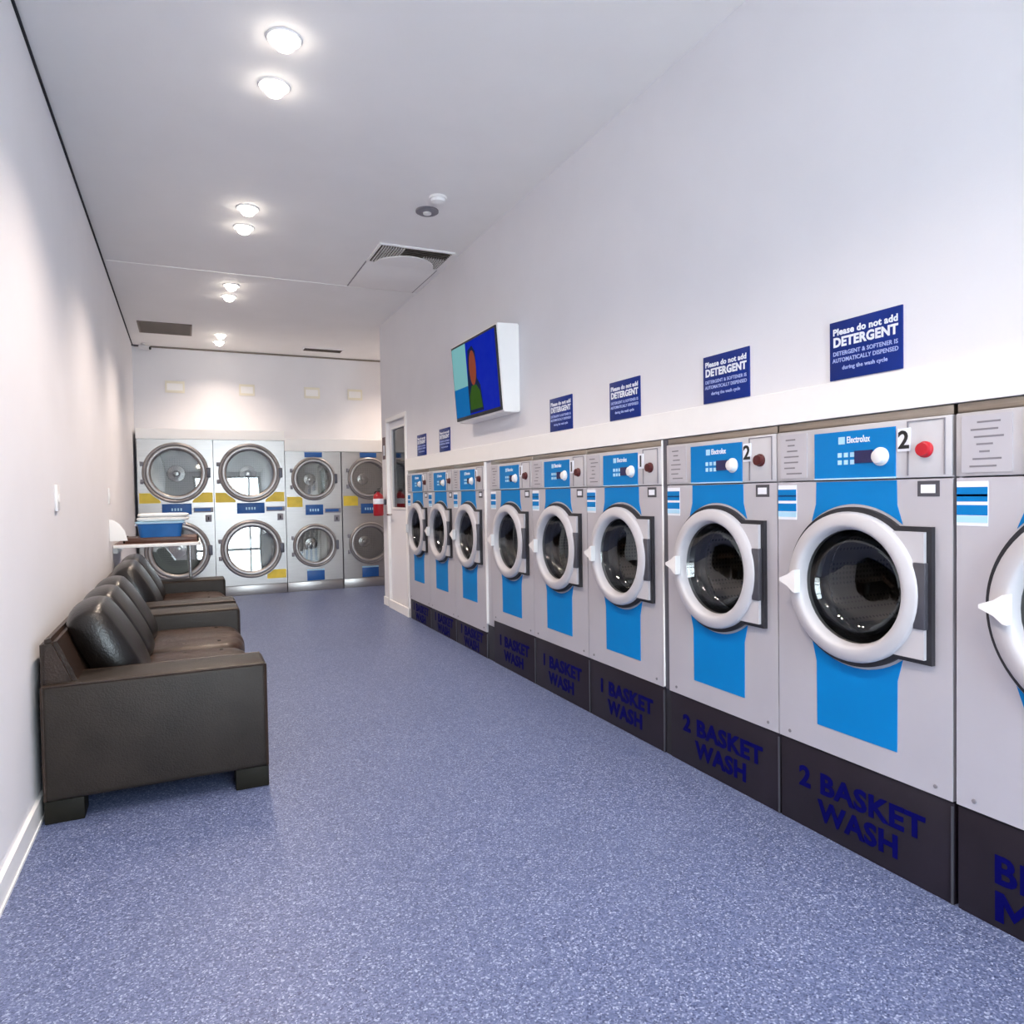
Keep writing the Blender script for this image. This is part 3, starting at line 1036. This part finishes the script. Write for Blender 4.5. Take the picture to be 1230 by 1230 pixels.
obj('tub', tub(B(), 0.175, 0.16, 0.0, 0.120, 0.90, 1.0, 0.006), M_BBLUE, t, smooth=40)
obj('rim', tub(B(), 0.185, 0.17, 0.115, 0.132, 1.0, 1.02, 0.012), M_PBLUE, t, smooth=40)
for s in (-1, 1):
    obj('handle', box(B(), s * 0.186 - 0.010, s * 0.186 + 0.010, -0.06, 0.06, 0.092, 0.116, 0.005), M_SIGNW, t)
bm = B()
tw = thing('folded_towel', 'folded white towel lying across the blue basket', 'towel', (-0.18, 6.78, 0.887))
obj('fold', pillow(B(), 0.205, 0.15, 0.018, 0.12, 10), M_TOWEL, tw, (0, 0, 0.152), smooth=60)
obj('fold', pillow(B(), 0.20, 0.148, 0.016, 0.12, 10), M_TOWEL, tw, (0.004, 0.0, 0.184), smooth=60)

# ------------------------------------------------------------------ wall plates, extinguisher, notices, camera
for (y, z, lab) in ((3.79, 1.222, 'white power outlet on the left wall above the near sofa'),
                    (6.20, 1.237, 'small white switch on the left wall near the folding table')):
    t = thing('wall_plate', lab, 'outlet', (XL, y, z), PI / 2, 'white plates on the left wall')
    obj('plate', box(B(), -0.038, 0.038, -0.012, 0.0, -0.06, 0.06, 0.003), M_WPLAST, t)
    obj('rocker', box(B(), -0.012, 0.012, -0.016, -0.012, -0.02, 0.02, 0.002), M_TRIM, t)

t = thing('fire_extinguisher', 'red fire extinguisher hanging at the end of the right wall', 'fire extinguisher', (WALLX - 0.085, 7.54, 0.985))
prof = [(0.0, 0.0), (0.045, 0.0), (0.055, 0.01), (0.055, 0.20), (0.05, 0.225), (0.03, 0.245), (0.018, 0.25), (0.018, 0.265), (0.0, 0.265)]
obj('cylinder', lathe(B(), prof, 24, 0, 0, 'z'), M_EXT, t, smooth=50)
obj('label_band', lathe(B(), [(0.0555, 0.13), (0.0562, 0.132), (0.0562, 0.185), (0.0555, 0.187)], 24, 0, 0, 'z'), M_SIGNW, t)
bm = box(B(), -0.012, 0.012, -0.045, 0.012, 0.262, 0.278, 0.002)
box(bm, -0.010, 0.010, -0.055, 0.01, 0.288, 0.298, 0.002)
obj('valve_lever', bm, M_BLACK, t)
bm = B()
pts = [Vector((0, 0.012, 0.27)), Vector((-0.02, 0.05, 0.26)), Vector((-0.03, 0.065, 0.2)), Vector((-0.03, 0.062, 0.08))]
for p, q in zip(pts, pts[1:]):
    tube(bm, p, q, 0.007, 8)
obj('hose', bm, M_BLACK, t)
obj('wall_bracket', box(B(), 0.05, 0.085, -0.02, 0.02, 0.12, 0.18, 0.002), M_DGREY, t)
t = thing('extinguisher_sign', 'small dark sign above the red fire extinguisher', 'sign', (WALLX, 7.56, 1.60), RW)
obj('board', box(B(), -0.07, 0.07, -0.004, 0, 0, 0.24), M_DKRED, t)
obj('symbol', box(B(), -0.03, 0.03, -0.0055, -0.003, 0.04, 0.15), M_SIGNW, t)

for (x, w, lab) in ((-0.083, 0.218, 'leftmost pale card on the back wall, widest of the four'),
                    (0.749, 0.186, 'second pale card from the left on the back wall'),
                    (1.560, 0.200, 'third pale card from the left on the back wall'),
                    (2.129, 0.200, 'rightmost pale card on the back wall, near the wall end')):
    t = thing('wall_card', lab, 'sign', (x, DB, 2.51), 0, 'pale cards above the dryers')
    obj('card', box(B(), -w / 2, w / 2, -0.012, 0, 0, 0.145, 0.002), M_CREAM, t)
    obj('border', box(B(), -w / 2 + 0.02, w / 2 - 0.02, -0.0135, -0.011, 0.03, 0.115), M_TRIM, t)

t = thing('security_camera', 'small white security camera in the far left ceiling corner', 'camera', (-0.40, 9.50, ZC))
obj('mount', lathe(B(), [(0.0, 0.0), (0.035, 0.0), (0.035, -0.014), (0.012, -0.018), (0.010, -0.035), (0.0, -0.035)], 20, 0, 0, 'z'), M_WPLAST, t)
bm = tube(B(), (-0.05, 0.0, -0.045), (0.06, -0.05, -0.062), 0.028, 16)
bd = obj('housing', bm, M_WPLAST, t)
obj('lens', tube(B(), (0.055, -0.048, -0.061), (0.068, -0.054, -0.063), 0.019, 14), M_BLACK, bd)
obj('cable_conduit', tube(B(), (-0.137, 0.0, -0.03), (-0.04, 0.0, -0.03), 0.008, 8), M_DGREY, t)

# ------------------------------------------------------------------ ceiling fittings
t = thing('smoke_detector', 'round grey ringed sensor on the ceiling, farther from us', 'detector', (1.486, 4.447, ZC), 0, 'ceiling sensors')
obj('base', lathe(B(), [(0.0, 0.0), (0.075, 0.0), (0.075, -0.010), (0.065, -0.016), (0.0, -0.016)], 28, 0, 0, 'z'), M_GREYP, t)
obj('cap', lathe(B(), [(0.028, -0.015), (0.026, -0.024), (0.0, -0.026)], 20, 0, 0, 'z'), M_TRIM, t)
t = thing('smoke_detector', 'domed white sensor on the ceiling, nearer to us', 'detector', (1.484, 4.223, ZC), 0, 'ceiling sensors')
obj('base', lathe(B(), [(0.0, 0.0), (0.055, 0.0), (0.055, -0.014), (0.0, -0.014)], 28, 0, 0, 'z'), M_TRIM, t)
obj('cap', lathe(B(), [(0.046, -0.013), (0.042, -0.030), (0.025, -0.040), (0.0, -0.042)], 24, 0, 0, 'z'), M_TRIM, t)


def grille(name, label, x0, x1, y0, y1, n, mslat, mframe, tilt, egg=False):
    xc, yc = (x0 + x1) / 2, (y0 + y1) / 2
    t = thing(name, label, 'vent', (xc, yc, ZC), 0, 'ceiling air vents')
    hx_, hy_ = (x1 - x0) / 2, (y1 - y0) / 2
    b = 0.018
    bm = box(B(), -hx_, hx_, -hy_, -hy_ + b, -0.012, 0)
    box(bm, -hx_, hx_, hy_ - b, hy_, -0.012, 0)
    box(bm, -hx_, -hx_ + b, -hy_ + b, hy_ - b, -0.012, 0)
    box(bm, hx_ - b, hx_, -hy_ + b, hy_ - b, -0.012, 0)
    obj('frame', bm, mframe, t)
    obj('backing', box(B(), -hx_ + b, hx_ - b, -hy_ + b, hy_ - b, -0.0015, 0), M_VENTD, t)
    me = None
    for i in range(n):
        y = -hy_ + b + (2 * hy_ - 2 * b) * (i + 0.5) / n
        if me is None:
            o = obj('slat', box(B(), -hx_ + b, hx_ - b, -0.0085, 0.0085, -0.001, 0.001), mslat, t, (0, y, -0.009), (tilt, 0, 0))
            me = o.data
        else:
            o = bpy.data.objects.new('slat', me)
            C.objects.link(o)
            o.parent = t
            o.location = (0, y, -0.009)
            o.rotation_euler = (tilt, 0, 0)
    return t


grille('return_air_grille', 'brownish rectangular grille in the ceiling near the left wall', -0.415, 0.112, 8.31, 8.84, 26, M_VENT, M_VENT, 0.12)
grille('air_vent', 'small dark slotted vent in the ceiling above the dryers', 1.38, 1.88, 9.05, 9.25, 8, M_VENT, M_TRIM, 0.6)
dv = grille('air_vent', 'dark louvred vent with curved pale deflector in the ceiling by the right wall', 1.345, 1.935, 5.13, 5.56, 12, M_VENT, M_CEIL, 0.55)
bm = B()
pts = [(0.24 * math.cos(a), 0.205 - 0.26 * math.sin(a)) for a in [PI * i / 16 for i in range(17)]]
prism_z(bm, pts, -0.026, -0.016)
obj('deflector', bm, M_CEIL, dv)
bm = B()
for i in range(9):
    x = -0.26 + i * 0.02
    box(bm, x, x + 0.003, -0.19, 0.19, -0.02, -0.004)
    box(bm, -x - 0.003, -x, -0.05, 0.19, -0.02, -0.004)
obj('cross_blades', bm, M_CEIL, dv)
t = thing('access_panel', 'flush square access hatch in the ceiling behind the louvred vent', 'hatch', (1.645, 5.93, ZC))
bm = box(B(), -0.29, 0.29, -0.355, 0.355, -0.006, 0.0, 0.001)
obj('panel', bm, M_CEIL, t)
bm = box(B(), -0.30, -0.292, -0.362, 0.362, -0.003, 0)
box(bm, 0.292, 0.30, -0.362, 0.362, -0.003, 0)
box(bm, -0.292, 0.292, -0.362, -0.357, -0.003, 0)
box(bm, -0.292, 0.292, 0.357, 0.362, -0.003, 0)
obj('seam', bm, M_GREYP, t)

# downlights: pairs in one row
dl = ['nearest to us', 'second from us', 'third from us', 'fourth from us', 'fifth from us', 'sixth from us', 'seventh from us', 'farthest, by the back wall']
ys = [3.01, 3.37, 4.85, 5.20, 6.655, 7.02, 8.704, 9.10]
extra = [(0.412, -0.70), (0.412, -0.34), (0.412, 1.15), (0.412, 1.51), (2.55, 8.62), (2.55, 8.98)]
xl = ['nearest the shopfront', 'second from the shopfront', 'third from the shopfront', 'fourth from the shopfront', 'round the corner, nearer', 'round the corner, farther']
dproto = None
for i, (x, y) in enumerate([(0.412, y) for y in ys] + extra):
    lab = 'round recessed ceiling downlight, ' + dl[i] + ' in the row' if i < 8 else 'round recessed ceiling downlight outside the picture, ' + xl[i - 8]
    if dproto is None:
        t = thing('downlight', lab, 'ceiling light', (0.412, y, ZC), 0, 'downlights in a row')
        obj('trim_ring', lathe(B(), [(0.052, -0.001), (0.054, -0.006), (0.066, -0.008), (0.070, -0.004), (0.070, 0.0)], 32, 0, 0, 'z'), M_TRIM, t)
        obj('lens', lathe(B(), [(0.0, -0.050), (0.018, -0.048), (0.034, -0.040), (0.044, -0.026), (0.048, -0.012), (0.049, -0.001)], 32, 0, 0, 'z'), M_LAMP, t)  # dome bulges below the ceiling to imitate the lamp's round glow
        dproto = t
    else:
        t = dup(dproto, (x, y, ZC), lab)
    ld = bpy.data.lights.new('downlight_beam', 'SPOT')
    ld.energy = SPOT_W * (0.45 if y > 8.0 else 1.0)
    ld.color = (1.0, 0.82, 0.67)
    ld.spot_size = math.radians(126)
    ld.spot_blend = 0.7
    ld.shadow_soft_size = 0.05
    lo = bpy.data.objects.new('downlight_beam', ld)
    C.objects.link(lo)
    lo.location = (x, y, ZC - 0.06)
